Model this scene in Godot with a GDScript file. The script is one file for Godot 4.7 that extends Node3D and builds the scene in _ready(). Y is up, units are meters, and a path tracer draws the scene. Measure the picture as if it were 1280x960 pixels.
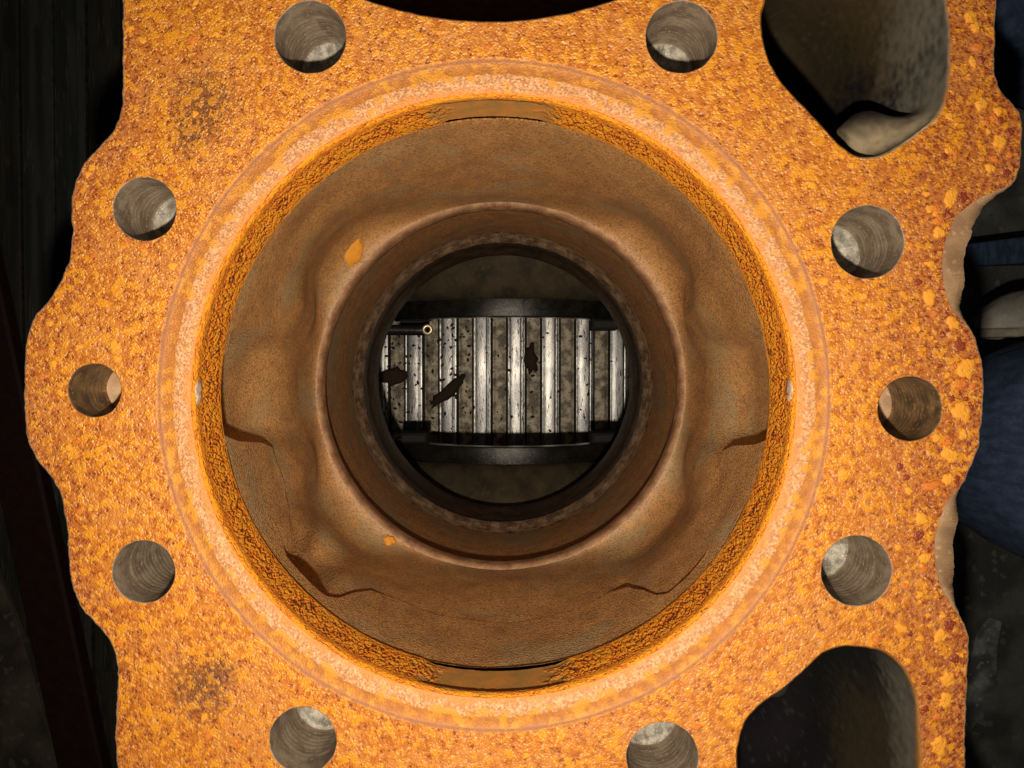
extends Node3D
# A rusty engine block seen straight down one open cylinder bore, lit by a small flash beside the lens.
# All measures in the helpers are millimetres; y = 0 is the deck face, depths go down from it.

const MM := 0.001
const BORE := Vector2(-4.6, 3.6)          # axis of the open bore on the deck (x, z)
const NEXT := Vector2(-5.4, -181.0)       # axis of the neighbouring bore
const FLOOR_Y := -548.0

var rng := RandomNumberGenerator.new()
var used := {}
var lut := PackedByteArray()

# ------------------------------------------------------------------ small helpers
func numbered(n: String) -> String:
	if not used.has(n):
		used[n] = 0
		return n
	used[n] += 1
	return "%s_%03d" % [n, used[n]]

func thing(called: String, label: String, category: String, at := Vector3.ZERO, group := "") -> Node3D:
	var o := Node3D.new()
	o.name = numbered(called)
	add_child(o, true)
	o.position = at * MM
	o.set_meta("label", label)
	o.set_meta("category", category)
	if group:
		o.set_meta("group", group)
	return o

func part(called: String, mesh: Mesh, m: Material, parent: Node3D, label := "") -> MeshInstance3D:
	var o := MeshInstance3D.new()
	o.name = called
	o.mesh = mesh
	o.material_override = m
	parent.add_child(o, true)
	if label:
		o.set_meta("label", label)
	return o

func single(called: String, mesh: Mesh, m: Material, label: String, category: String, group := "") -> MeshInstance3D:
	var o := part(numbered(called), mesh, m, self, label)
	o.set_meta("category", category)
	if group:
		o.set_meta("group", group)
	return o

func noise(sd: int, freq: float, oct := 1, kind := FastNoiseLite.TYPE_SIMPLEX_SMOOTH) -> FastNoiseLite:
	var n := FastNoiseLite.new()
	n.seed = sd
	n.noise_type = kind
	n.frequency = freq
	n.fractal_type = FastNoiseLite.FRACTAL_FBM if oct > 1 else FastNoiseLite.FRACTAL_NONE
	n.fractal_octaves = oct
	return n

func cells(sd: int, freq: float, what := FastNoiseLite.RETURN_CELL_VALUE) -> FastNoiseLite:
	var n := noise(sd, freq, 1, FastNoiseLite.TYPE_CELLULAR)
	n.cellular_return_type = what
	n.cellular_jitter = 1.0
	n.domain_warp_enabled = true
	n.domain_warp_frequency = freq * 1.7
	n.domain_warp_amplitude = 0.35 / freq
	n.domain_warp_fractal_type = FastNoiseLite.DOMAIN_WARP_FRACTAL_NONE
	return n

func plate(n: FastNoiseLite, w: int, h: int) -> PackedByteArray:
	var im := n.get_image(w, h, false, false, true)
	im.convert(Image.FORMAT_L8)
	return im.get_data()

func tex(bytes: PackedByteArray, w: int, h: int) -> ImageTexture:
	return ImageTexture.create_from_image(Image.create_from_data(w, h, false, Image.FORMAT_RGB8, bytes))

func bump(bytes: PackedByteArray, w: int, h: int, strength: float) -> ImageTexture:
	var im := Image.create_from_data(w, h, false, Image.FORMAT_L8, bytes)
	im.convert(Image.FORMAT_RGBA8)
	im.bump_map_to_normal_map(strength)
	return ImageTexture.create_from_image(im)

func mat(c: Color, rough: float, metal := 0.0, spec := 0.5) -> StandardMaterial3D:
	var m := StandardMaterial3D.new()
	m.albedo_color = c.linear_to_srgb()
	m.roughness = rough
	m.metallic = metal
	m.metallic_specular = spec
	return m

func smooth(a: float, b: float, x: float) -> float:
	return smoothstep(a, b, x)

# ------------------------------------------------------------------ meshes
# Vertices in mm; triangles clockwise from their front, normals to match.
func mesh_of(v: PackedVector3Array, uv: PackedVector2Array, idx: PackedInt32Array, weld := {}, tint := PackedColorArray()) -> ArrayMesh:
	var n := PackedVector3Array()
	n.resize(v.size())
	for t in range(0, idx.size(), 3):
		var a := v[idx[t]]
		var c := (v[idx[t + 2]] - a).cross(v[idx[t + 1]] - a)
		n[idx[t]] += c
		n[idx[t + 1]] += c
		n[idx[t + 2]] += c
	for k in weld:
		var s: Vector3 = n[k] + n[weld[k]]
		n[k] = s
		n[weld[k]] = s
	var p := PackedVector3Array()
	p.resize(v.size())
	for i in v.size():
		p[i] = v[i] * MM
		n[i] = n[i].normalized() if n[i].length_squared() > 1e-14 else Vector3.UP
	var arr := []
	arr.resize(Mesh.ARRAY_MAX)
	arr[Mesh.ARRAY_VERTEX] = p
	arr[Mesh.ARRAY_NORMAL] = n
	arr[Mesh.ARRAY_TEX_UV] = uv
	arr[Mesh.ARRAY_INDEX] = idx
	if tint.size():
		arr[Mesh.ARRAY_COLOR] = tint
	var m := ArrayMesh.new()
	m.add_surface_from_arrays(Mesh.PRIMITIVE_TRIANGLES, arr)
	return m

# fn(i, j) -> Vector3; nu x nv cells; closed in u; flip turns the faces round
func grid(nu: int, nv: int, fn: Callable, closed := true, flip := false, uvs := Vector2.ONE, tint = null) -> ArrayMesh:
	var cols := PackedColorArray()
	var v := PackedVector3Array()
	var uv := PackedVector2Array()
	var idx := PackedInt32Array()
	var weld := {}
	for j in nv + 1:
		for i in nu + 1:
			v.append(fn.call(i % nu if closed else i, j))
			uv.append(Vector2(float(i) / nu, (float(j) / nv if uvs.y < 50.0 else (-v[v.size() - 1].y + 82.0 - BORE.distance_to(Vector2(v[v.size() - 1].x, v[v.size() - 1].z))) / uvs.y)) * Vector2(uvs.x, minf(uvs.y, 1.0)))
			if tint != null:
				cols.append(tint.call(v[v.size() - 1]))
	for j in nv:
		for i in nu:
			var a := j * (nu + 1) + i
			var b := a + 1
			var c := a + nu + 1
			var d := c + 1
			if flip:
				idx.append_array([a, c, b, b, c, d])
			else:
				idx.append_array([a, b, c, b, d, c])
	if closed:
		for j in nv + 1:
			weld[j * (nu + 1)] = j * (nu + 1) + nu
	return mesh_of(v, uv, idx, weld, cols)

# a lathe round an axis on the deck: profile of Vector2(radius, y), seen from inside
func lathe(at: Vector2, profile: Array, seg: int, wob := 0.0, sd := 1, uvs := Vector2.ONE, outside := false) -> ArrayMesh:
	var nz := noise(sd, 0.35, 2)
	return grid(seg, profile.size() - 1, func(i: int, j: int):
		var t := TAU * i / seg
		var q: Vector2 = profile[j]
		var r := q.x + wob * nz.get_noise_3d(cos(t) * q.x, sin(t) * q.x, q.y)
		return Vector3(at.x + r * cos(t), q.y, at.y + r * sin(t)), true, outside, uvs)

# closed smooth curve through points, resampled at a step, with a rough edge
func loop(pts: Array, step: float, rough := 0.0, sd := 3) -> PackedVector2Array:
	var raw := PackedVector2Array()
	var n := pts.size()
	for i in n:
		var a: Vector2 = pts[(i + n - 1) % n]
		var b: Vector2 = pts[i]
		var c: Vector2 = pts[(i + 1) % n]
		var d: Vector2 = pts[(i + 2) % n]
		var k := maxi(1, int(b.distance_to(c) / step))
		for s in k:
			raw.append(b.cubic_interpolate(c, a, d, float(s) / k))
	if Geometry2D.is_polygon_clockwise(raw):
		raw.reverse()
	if rough > 0.0:
		var nz := noise(sd, 0.16, 4)
		nz.fractal_gain = 0.7
		var ns := normals(raw)
		for i in raw.size():
			raw[i] += ns[i] * rough * nz.get_noise_2dv(raw[i]) * 1.8
	return raw

func normals(l: PackedVector2Array) -> PackedVector2Array:      # outward of the enclosed area
	var out := PackedVector2Array()
	var n := l.size()
	var sgn := -1.0 if Geometry2D.is_polygon_clockwise(l) else 1.0
	for i in n:
		var t := (l[(i + 2) % n] - l[(i + n - 2) % n]).normalized()
		out.append(Vector2(t.y, -t.x) * sgn)
	return out

func circle(at: Vector2, r: float, step := 0.6) -> Array:
	var k := int(TAU * r / step)
	var out := []
	for i in k:
		out.append(at + Vector2.from_angle(TAU * i / k) * r)
	return out

# a wall hung from a loop: rows of Vector2(outward offset, y); add(i, row) gives more outward offset
func skirt(l: PackedVector2Array, rows: Array, outside: bool, add = null, tint = null, calm := PackedVector2Array()) -> ArrayMesh:
	var ns := normals(l)
	var nc := normals(calm) if calm.size() else ns
	return grid(l.size(), rows.size() - 1, func(i: int, j: int):
		var q: Vector2 = rows[j]
		var o := q.x
		var soft := calm.size() > 0 and j > 2
		var b := calm[i] if soft else l[i]
		var nn := nc[i] if soft else ns[i]
		if add != null:
			o += add.call(b, nn, j)
		var p := b + nn * o
		return Vector3(p.x, q.y, p.y), true, outside, Vector2.ONE, tint)

func offset_loop(l: PackedVector2Array, d: float) -> PackedVector2Array:
	var ns := normals(l)
	var out := PackedVector2Array()
	for i in l.size():
		out.append(l[i] + ns[i] * d)
	return out

func flat_mesh(polys: Array, y: float) -> ArrayMesh:
	var v := PackedVector3Array()
	var uv := PackedVector2Array()
	var idx := PackedInt32Array()
	for p: PackedVector2Array in polys:
		var tr := Geometry2D.triangulate_polygon(p)
		var b := v.size()
		for q in p:
			v.append(Vector3(q.x, y, q.y))
			uv.append(q)
		for t in range(0, tr.size(), 3):
			var a := p[tr[t]]
			var turn := (p[tr[t + 1]] - a).cross(p[tr[t + 2]] - a)
			if turn > 0:
				idx.append_array([b + tr[t], b + tr[t + 1], b + tr[t + 2]])
			else:
				idx.append_array([b + tr[t], b + tr[t + 2], b + tr[t + 1]])
	return mesh_of(v, uv, idx)

func box(lo: Vector3, hi: Vector3, bev := 0.6) -> ArrayMesh:      # bevelled along its top edges
	var rows := [[lo, hi, lo.y], [lo, hi, hi.y - bev], [lo + Vector3(bev, 0, bev), hi - Vector3(bev, 0, bev), hi.y]]
	var v := PackedVector3Array()
	var uv := PackedVector2Array()
	var idx := PackedInt32Array()
	var quad := func(a, b, c, d):
		var k := v.size()
		v.append_array([a, b, c, d])
		uv.append_array([Vector2(a.x, a.z) * 0.01, Vector2(b.x, b.z) * 0.01, Vector2(c.x, c.z) * 0.01, Vector2(d.x, d.z) * 0.01])
		idx.append_array([k, k + 1, k + 2, k, k + 2, k + 3])
	var ring := func(r):
		return [Vector3(r[0].x, r[2], r[0].z), Vector3(r[1].x, r[2], r[0].z), Vector3(r[1].x, r[2], r[1].z), Vector3(r[0].x, r[2], r[1].z)]
	for k in 2:
		var a = ring.call(rows[k])
		var b = ring.call(rows[k + 1])
		for s in 4:
			quad.call(b[s], a[s], a[(s + 1) % 4], b[(s + 1) % 4])
	var t = ring.call(rows[2])
	quad.call(t[0], t[1], t[2], t[3])
	return mesh_of(v, uv, idx)

# a tube along points with radii; e.g. Vector4(x, y, z, r)
func tube(pts: Array, seg: int, squash := Vector3.ONE, bumpy := 0.0, sd := 5, square := 0.0) -> ArrayMesh:
	var nz := noise(sd, 0.02, 3)
	var up := Vector3.UP
	return grid(seg, pts.size() - 1, func(i: int, j: int):
		var q: Vector4 = pts[j]
		var a: Vector4 = pts[maxi(0, j - 1)]
		var b: Vector4 = pts[mini(pts.size() - 1, j + 1)]
		var t := Vector3(b.x - a.x, b.y - a.y, b.z - a.z).normalized()
		var side := t.cross(up if absf(t.y) < 0.9 else Vector3.RIGHT).normalized()
		var top := side.cross(t)
		var an := TAU * i / seg
		var dir := side * cos(an) + top * sin(an)
		var c := Vector3(q.x, q.y, q.z)
		dir *= pow(1.0 / maxf(absf(cos(an)), absf(sin(an))), square)
		var p := c + dir * q.w * squash
		return p + dir * bumpy * nz.get_noise_3dv(p), true, true)

# a thin crust of rust lying on a face: an irregular blob with a domed top
func flake(size: Vector2, high: float, sd: int) -> ArrayMesh:
	var nz := noise(sd, 0.8, 3)
	var k := 18
	var v := PackedVector3Array([Vector3(0, high, 0)])
	var uv := PackedVector2Array([Vector2.ZERO])
	var idx := PackedInt32Array()
	for ring in [[0.55, 1.05], [0.86, 0.8], [1.0, -0.25]]:
		for i in k:
			var t := TAU * i / k
			var r: float = ring[0] * (1.0 + 0.42 * nz.get_noise_2d(cos(t) * 1.4, sin(t) * 1.4) + 0.34 * nz.get_noise_2d(cos(t) * 2.8 + 5.0, sin(t) * 2.8) + 0.16 * nz.get_noise_2d(cos(t) * 6.0 + 9, sin(t) * 6.0))
			v.append(Vector3(cos(t) * r * size.x, high * (ring[1] + 0.5 * nz.get_noise_2d(i * 3.1, ring[0] * 20.0)), sin(t) * r * size.y))
			uv.append(Vector2(cos(t), sin(t)) * r)
	for i in k:
		var j := (i + 1) % k
		idx.append_array([0, 1 + i, 1 + j])
		for s in 2:
			var a := 1 + s * k + i
			var b := 1 + s * k + j
			idx.append_array([a, a + k, b, b, a + k, b + k])
	return mesh_of(v, uv, idx)

# ------------------------------------------------------------------ rust
# Colours are written as they look under the flash and scaled down to base colours by the table.
func make_lut(k: float) -> void:
	lut.resize(256)
	for i in 256:
		var l := Color(i / 255.0, 0, 0).srgb_to_linear().r * k
		lut[i] = int(round(Color(l, 0, 0).linear_to_srgb().r * 255.0))

const DW := 1536
const DH := 1152
const DT := 0.18        # mm per texel of the deck texture

func deck_material() -> StandardMaterial3D:
	var fine := plate(noise(11, 0.3, 2), DW, DH)
	var mid := plate(noise(12, 0.055, 4), DW, DH)
	var wide := plate(noise(13, 0.007, 3), DW, DH)
	var grit := plate(cells(14, 0.2), DW, DH)
	var blob := plate(cells(15, 0.085), DW, DH)
	var spot := plate(noise(17, 0.026, 3), DW, DH)
	var tiny := plate(cells(18, 0.36), DW, DH)
	var hole := plate(noise(16, 0.11, 3), DW, DH)
	var c := PackedByteArray()
	c.resize(DW * DH * 3)
	var h := PackedByteArray()
	h.resize(DW * DH)
	var rim := PackedFloat32Array()       # distance to the block's outline on a coarse lattice
	var ol := loop(points(OUTLINE), 2.0)
	for gy in 54:
		for gx in 71:
			var q := Vector2(-140.0 + gx * 4.0, -104.0 + gy * 4.0)
			var best := 1e9
			for p in ol:
				best = minf(best, q.distance_squared_to(p))
			rim.append(sqrt(best))
	var stains := [Vector3(-77, -70, 9), Vector3(-80, -62, 6), Vector3(-79, 77, 9), Vector3(-74, 72, 5)]
	for y in DH:
		var z := (y - DH * 0.5) * DT
		for x in DW:
			var i := y * DW + x
			var px := (x - DW * 0.5) * DT
			var f := fine[i] / 255.0
			var m := mid[i] / 255.0
			var w := wide[i] / 255.0
			var g := grit[i] / 255.0
			var b := blob[i] / 255.0
			var d := hole[i] / 255.0
			var sp := spot[i] / 255.0
			var dx := px - BORE.x
			var dz := z - BORE.y
			var rr := sqrt(dx * dx + dz * dz) + (m - 0.5) * 1.0 + (f - 0.5) * 0.5
			var r := 0.0
			var gg := 0.0
			var bb := 0.0
			var hh := 0.0
			if rr > 84.4 or rr < 70.0:
				var gx := clampf((px + 140.0) / 4.0, 0.0, 69.0)
				var gy := clampf((z + 104.0) / 4.0, 0.0, 51.0)
				var q0 := int(gy) * 71 + int(gx)
				var near := lerpf(lerpf(rim[q0], rim[q0 + 1], fmod(gx, 1.0)), lerpf(rim[q0 + 71], rim[q0 + 72], fmod(gx, 1.0)), fmod(gy, 1.0)) + (m - 0.5) * 7.0
				var right := clampf((px - 88.0) / 16.0, 0.0, 1.0)
				var edge := (1.0 - smoothstep(1.0, 9.0, near)) * (0.55 + 0.45 * right)
				edge = maxf(edge, right * 0.6)
				var e2 := tiny[i] / 255.0
				var t := clampf(0.5 + (f - 0.5) * 0.75 + (e2 - 0.5) * 0.5 + (m - 0.5) * 0.9, 0.0, 1.0)
				r = lerpf(190.0, 244.0, t)
				gg = lerpf(102.0, 156.0, t)
				bb = lerpf(34.0, 54.0, t)
				var pink := smoothstep(0.42, 0.72, w + (m - 0.5) * 0.35) * (0.5 + 0.5 * e2)
				r += (234.0 - r) * pink * 0.5
				gg += (146.0 + 26.0 * f - gg) * pink * 0.5
				bb += (76.0 + 30.0 * f - bb) * pink * 0.5
				hh = 0.3 + 0.3 * f + 0.25 * (e2 - 0.5) + 0.12 * (g - 0.5)
				var lean := 0.07 * smoothstep(0.6, 0.35, w)
				var k2 := 0.85 * smoothstep(0.72, 0.80, b * 0.66 + m * 0.40 + lean + (f - 0.5) * 0.2)
				k2 = maxf(k2, 0.85 * smoothstep(0.755, 0.83, g * 0.78 + m * 0.2 + lean + (f - 0.5) * 0.18))
				var big := smoothstep(0.66, 0.73, sp * 0.62 + m * 0.34 + lean + (f - 0.5) * 0.2) * 0.6
				k2 = maxf(k2, big)
				if k2 > 0.0:                      # yellow crusts
					r += (250.0 - r) * k2
					gg += (150.0 + 30.0 * f - gg) * k2
					bb += (26.0 + 30.0 * f - bb) * k2
					hh += 0.2 * k2
				if e2 < 0.07 and m < 0.5:        # dark red grains
					var k := 0.5 * smoothstep(0.52, 0.38, m) * (1.0 - k2)
					r += (112.0 - r) * k
					gg += (50.0 - gg) * k
					bb += (30.0 - bb) * k
					hh -= 0.15
				elif e2 > 0.95:                   # bare, whitish grains
					r += (252.0 - r) * 0.5
					gg += (200.0 - gg) * 0.5
					bb += (156.0 - bb) * 0.5
				var pit := smoothstep(0.32, 0.22, d * 0.6 + m * 0.4) * 0.45 * (1.0 - k2)   # brown pitted patches
				r += (150.0 - r) * pit
				gg += (78.0 - gg) * pit
				bb += (42.0 - bb) * pit
				hh -= 0.2 * pit
				for s: Vector3 in stains:
					var q := Vector2(px - s.x, z - s.y).length() / s.z + (d - 0.5) * 1.4
					if q < 1.0:
						var k := 0.6 * (1.0 - q * q) * (1.0 - k2 * 0.8)
						r += (104.0 - r) * k
						gg += (66.0 - gg) * k
						bb += (48.0 - bb) * k
				if edge > 0.0:                    # purplish brown skin along the edges
					var k := edge * 0.8 * (1.0 - k2) * smoothstep(0.8, 0.35, f * 0.4 + d * 0.6)
					r += (164.0 - r) * k
					gg += (90.0 - gg) * k
					bb += (60.0 - bb) * k
					if d < 0.38 and e2 < 0.75:
						r += (132.0 - r) * edge * 0.75
						gg += (40.0 - gg) * edge * 0.75
						bb += (16.0 - bb) * edge * 0.75
			elif rr > 80.6:                       # channel round the flange seat
				var t := clampf(0.5 + (f - 0.5) * 0.9 + (m - 0.5), 0.0, 1.0)
				r = lerpf(182.0, 228.0, t)
				gg = lerpf(108.0, 146.0, t)
				bb = lerpf(40.0, 60.0, t)
				var k := 0.75 * smoothstep(0.40, 0.66, sp * 0.6 + m * 0.35 + (w - 0.5) * 0.2 + (f - 0.5) * 0.2)
				r += (244.0 - r) * k
				gg += (158.0 + 14.0 * f - gg) * k
				bb += (38.0 - bb) * k
				hh = 0.3 + 0.25 * f + 0.2 * k
			else:                                 # bare pinkish seat
				var t := clampf(0.5 + (f - 0.5) * 1.0 + (tiny[i] / 255.0 - 0.5) * 1.0, 0.0, 1.0)
				r = lerpf(192.0, 252.0, t)
				gg = lerpf(122.0, 192.0, t)
				bb = lerpf(68.0, 136.0, t)
				var k := 0.9 * smoothstep(0.58, 0.68, sp * 0.55 + m * 0.35 + (f - 0.5) * 0.12 + smoothstep(77.5, 81.0, rr) * 0.16)
				r += (244.0 - r) * k
				gg += (160.0 - gg) * k
				bb += (44.0 - bb) * k
				k = smoothstep(78.0, 76.2, rr + (sp - 0.5) * 3.0)
				r += (226.0 - r) * k * 0.8
				gg += (136.0 - gg) * k * 0.8
				bb += (40.0 - bb) * k * 0.8
				hh = 0.35 + 0.4 * f
			var groove := smoothstep(0.5, 0.15, absf(sqrt(dx * dx + dz * dz) - 83.9 + (m - 0.5) * 0.3)) * clampf(0.15 + 1.1 * d, 0.0, 0.7)
			r += (150.0 - r) * groove
			gg += (84.0 - gg) * groove
			bb += (34.0 - bb) * groove
			c[i * 3] = lut[clampi(int(r), 0, 255)]
			c[i * 3 + 1] = lut[clampi(int(gg), 0, 255)]
			c[i * 3 + 2] = lut[clampi(int(bb), 0, 255)]
			h[i] = clampi(int(hh * 255.0), 0, 255)
	var s := mat(Color.WHITE, 0.4)
	s.albedo_texture = tex(c, DW, DH)
	s.normal_enabled = true
	s.normal_texture = bump(h, DW, DH, 2.8)
	s.normal_scale = 1.0
	s.uv1_triplanar = true
	s.uv1_world_triplanar = true
	s.uv1_triplanar_sharpness = 4.0
	s.uv1_scale = Vector3(1.0 / (DW * DT * MM), 1.0 / (DH * DT * MM), 1.0 / (DH * DT * MM))
	s.uv1_offset = Vector3(0.5, 0.5, 0.5)
	return s

# speckled rust of the upper bore wall: u once round, v from the top edge down
func collar_material() -> StandardMaterial3D:
	var w := 2048
	var hgt := 112
	var im := cells(31, 0.27, FastNoiseLite.RETURN_DISTANCE2_SUB)
	var fn := noise(34, 0.3, 2)
	var big := cells(31, 0.27)
	var fr := noise(33, 0.03, 3)
	var c := PackedByteArray()
	c.resize(w * hgt * 3)
	var h := PackedByteArray()
	h.resize(w * hgt)
	for x in w:
		var a := TAU * x / w
		var pocket := maxf(0.0, 1.0 - absf(angle_difference(a, PI / 2)) / 0.3)
		pocket = maxf(pocket, maxf(0.0, 1.0 - absf(angle_difference(a, -PI / 2)) / 0.26))
		for y in hgt:
			var i := y * w + x
			var v := float(y) / hgt
			var sx := x * 0.62
			var sy := y * 0.42
			var gap := im.get_noise_2d(sx, sy) * 0.5 + 0.5
			var b := big.get_noise_2d(sx, sy) * 0.5 + 0.5
			var f := fr.get_noise_2d(x, y * 2.0)
			var q := fn.get_noise_2d(x, y * 0.5)
			var strip := exp(-pow((v - 0.42 - 0.2 * f) / 0.17, 2.0)) * clampf(0.5 + 2.0 * f, 0.0, 1.0)
			var t := clampf((0.4 + 0.6 * smoothstep(0.0, 0.12, gap + 0.07 * q)) * (0.42 + 0.62 * b) + f * 0.6 + q * 0.38 - strip * 0.4 + 0.26, 0.0, 1.0)
			var col := Color8(128, 86, 42).lerp(Color8(236, 130, 34), smoothstep(0.08, 0.4, t)).lerp(Color8(255, 172, 40), smoothstep(0.5, 0.92, t))
			var k := smoothstep(0.02, 0.4, pocket + 0.25 * f + 0.1 * q) * smoothstep(0.16, 0.34, v + 0.12 * f + 0.05 * q)
			col = col.lerp(Color8(206, 146, 82).lerp(Color8(164, 132, 88), 0.5 + f), k * 0.85)
			c[i * 3] = lut[clampi(col.r8, 0, 255)]
			c[i * 3 + 1] = lut[clampi(col.g8, 0, 255)]
			c[i * 3 + 2] = lut[clampi(col.b8, 0, 255)]
			h[i] = clampi(int(255.0 * (t * 0.7 * (1.0 - k) + 0.2)), 0, 255)
	var s := mat(Color(1.22, 1.16, 1.0), 0.55)
	s.albedo_texture = tex(c, w, hgt)
	s.normal_enabled = true
	s.normal_texture = bump(h, w, hgt, 5.0)
	return s

# brown cast iron with a thin even bloom of rust
func cast_material(sd: int, w: int, hgt: int, lo: Color, hi: Color, grey: Color, streak: float, speck: float, bloom := 0.0) -> StandardMaterial3D:
	var wide := noise(sd, 0.006, 4)
	var mid := noise(sd + 1, 0.03, 4)
	var fine := noise(sd + 2, 0.42, 1)
	var gr := cells(sd + 3, 0.5)
	var c := PackedByteArray()
	c.resize(w * hgt * 3)
	var h := PackedByteArray()
	h.resize(w * hgt)
	var rad := w / TAU
	for x in w:
		var a := TAU * x / w
		var qx := cos(a) * rad
		var qz := sin(a) * rad
		for y in hgt:
			var i := y * w + x
			var f := fine.get_noise_2d(x, y) * 0.5 + 0.5
			var m := mid.get_noise_3d(qx, y * streak, qz) * 0.5 + 0.5
			var b := wide.get_noise_3d(qx, y * 1.4, qz) * 0.5 + 0.5
			var g := gr.get_noise_2d(x, y) * 0.5 + 0.5
			var col := lo.lerp(hi, clampf(0.5 + (m - 0.5) * 0.8 + (f - 0.5) * 1.6 + (g - 0.5) * 0.5, 0.0, 1.0))
			if bloom > 0.0:
				var low := smoothstep(0.895, 0.94, float(y) / hgt + (m - 0.5) * 0.05)
				col = col.lerp(Color8(214, 172, 138), low * bloom * (0.6 + 0.8 * (f - 0.5)))
			col = col.lerp(grey, smoothstep(0.48, 0.74, b + (f - 0.5) * 0.12) * 0.7)
			if g > 0.8 and m + (1.0 - b) > 0.94:
				col = col.lerp(Color8(246, 170, 84), speck)
			elif g < 0.12:
				col = col.lerp(Color8(112, 74, 42), speck * 0.5)
			c[i * 3] = lut[clampi(col.r8, 0, 255)]
			c[i * 3 + 1] = lut[clampi(col.g8, 0, 255)]
			c[i * 3 + 2] = lut[clampi(col.b8, 0, 255)]
			h[i] = clampi(int(255.0 * (0.3 + 0.4 * f + 0.3 * (g - 0.5) * speck + 0.08 * m)), 0, 255)
	var s := mat(Color.WHITE, 0.6)
	s.albedo_texture = tex(c, w, hgt)
	s.normal_enabled = true
	s.normal_texture = bump(h, w, hgt, 2.4)
	return s

# small grey or black surfaces: a tile of mottled stain, laid on by triplanar mapping
func sheet_of(n: FastNoiseLite, size: int, stretch: Vector2) -> PackedByteArray:
	var im := n.get_seamless_image(maxi(16, int(size * stretch.x)), maxi(16, int(size * stretch.y)), false, false, 0.12, true)
	im.convert(Image.FORMAT_L8)
	im.resize(size, size, Image.INTERPOLATE_BILINEAR)
	return im.get_data()

func mottled(sd: int, a: Color, b: Color, speck: Color, rough: float, metal := 0.0, tile := 60.0, bumpy := 1.5, stretch := Vector2.ONE) -> StandardMaterial3D:
	var n := 320
	var wide := noise(sd, 0.012, 4)
	var fine := noise(sd + 1, 0.25, 2)
	var gr := cells(sd + 2, 0.16)
	var ws := sheet_of(wide, n, stretch)
	var fs := sheet_of(fine, n, stretch)
	var gs := sheet_of(gr, n, stretch)
	var c := PackedByteArray()
	c.resize(n * n * 3)
	var h := PackedByteArray()
	h.resize(n * n)
	for y in n:
		for x in n:
			var i := y * n + x
			var m := ws[i] / 255.0
			var f := fs[i] / 255.0
			var g := gs[i] / 255.0
			var col := a.lerp(b, clampf(0.5 + (m - 0.5) * 2.2 + (f - 0.5) * 0.5, 0.0, 1.0))
			if g > 0.93:
				col = col.lerp(speck, 0.7)
			c[i * 3] = lut[clampi(col.r8, 0, 255)]
			c[i * 3 + 1] = lut[clampi(col.g8, 0, 255)]
			c[i * 3 + 2] = lut[clampi(col.b8, 0, 255)]
			h[i] = clampi(int(255.0 * (0.2 + 0.4 * f + 0.3 * m)), 0, 255)
	var s := mat(Color.WHITE, rough, metal)
	s.albedo_texture = tex(c, n, n)
	s.normal_enabled = true
	s.normal_texture = bump(h, n, n, bumpy)
	s.uv1_triplanar = true
	s.uv1_world_triplanar = true
	s.uv1_scale = Vector3.ONE / (tile * MM)
	s.uv1_offset = Vector3(0.37, 0.21, 0.63)
	return s

# ------------------------------------------------------------------ the inside of the water jacket
const EDGE := [[0, 18], [4, 18.2], [8, 20], [10, 30], [12, 50], [14, 58], [24, 58], [30, 53], [34, 44], [36, 31], [38, 29], [45, 28.5], [50, 29], [52, 33], [54, 45], [57, 56], [62, 60], [90, 60]]

func collar_edge(phi: float) -> float:
	for k in EDGE.size() - 1:
		if phi <= EDGE[k + 1][0]:
			return lerpf(EDGE[k][1], EDGE[k + 1][1], (phi - EDGE[k][0]) / float(EDGE[k + 1][0] - EDGE[k][0]))
	return 60.0

# the wall of the water jacket at an angle: where its upper collar ends, and how far it steps back there
func jacket_step(a: float, nz: FastNoiseLite) -> Vector3:
	var phi := rad_to_deg(absf(asin(clampf(sin(a), -1.0, 1.0))))
	var wob := 1.6 * nz.get_noise_2d(cos(a) * 30.0, sin(a) * 30.0)
	var e := collar_edge(clampf((phi if cos(a) < 0.0 else phi * 1.05 - 1.5) + wob, 0.0, 90.0)) + 1.5 * nz.get_noise_2d(cos(a) * 60.0 + 90.0, sin(a) * 60.0)
	var u := 5.5
	if cos(a) < 0.0:
		u = 9.5 - 8.4 * smooth(7.5, 15.0, phi) + 9.4 * smooth(35.5, 42.0, phi) - 8.6 * smooth(43.0, 51.0, phi) - 1.6 * smooth(54.0, 63.0, phi)
	else:
		u = 9.0 - 8.4 * smooth(8.0, 17.0, phi) + 0.8 * smooth(35.0, 38.0, phi) + 1.2 * smooth(52.0, 55.0, phi) - 2.4 * smooth(57.0, 63.0, phi)
	var soft := smooth(0.05, -0.2, sin(a))
	var up := 6.5 * (1.0 - smooth(9.0, 15.0, phi)) + 2.0 * smooth(28.0, 40.0, phi) * (1.0 - smooth(46.0, 60.0, phi))
	var side := 1.0 - smooth(14.0, 20.0, phi)
	return Vector3(lerpf(e, lerpf(24.0, minf(e, 24.0), side), soft), lerpf(maxf(u, 0.0), up, soft), lerpf(0.7, lerpf(22.0, 3.5, side), soft))

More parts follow.
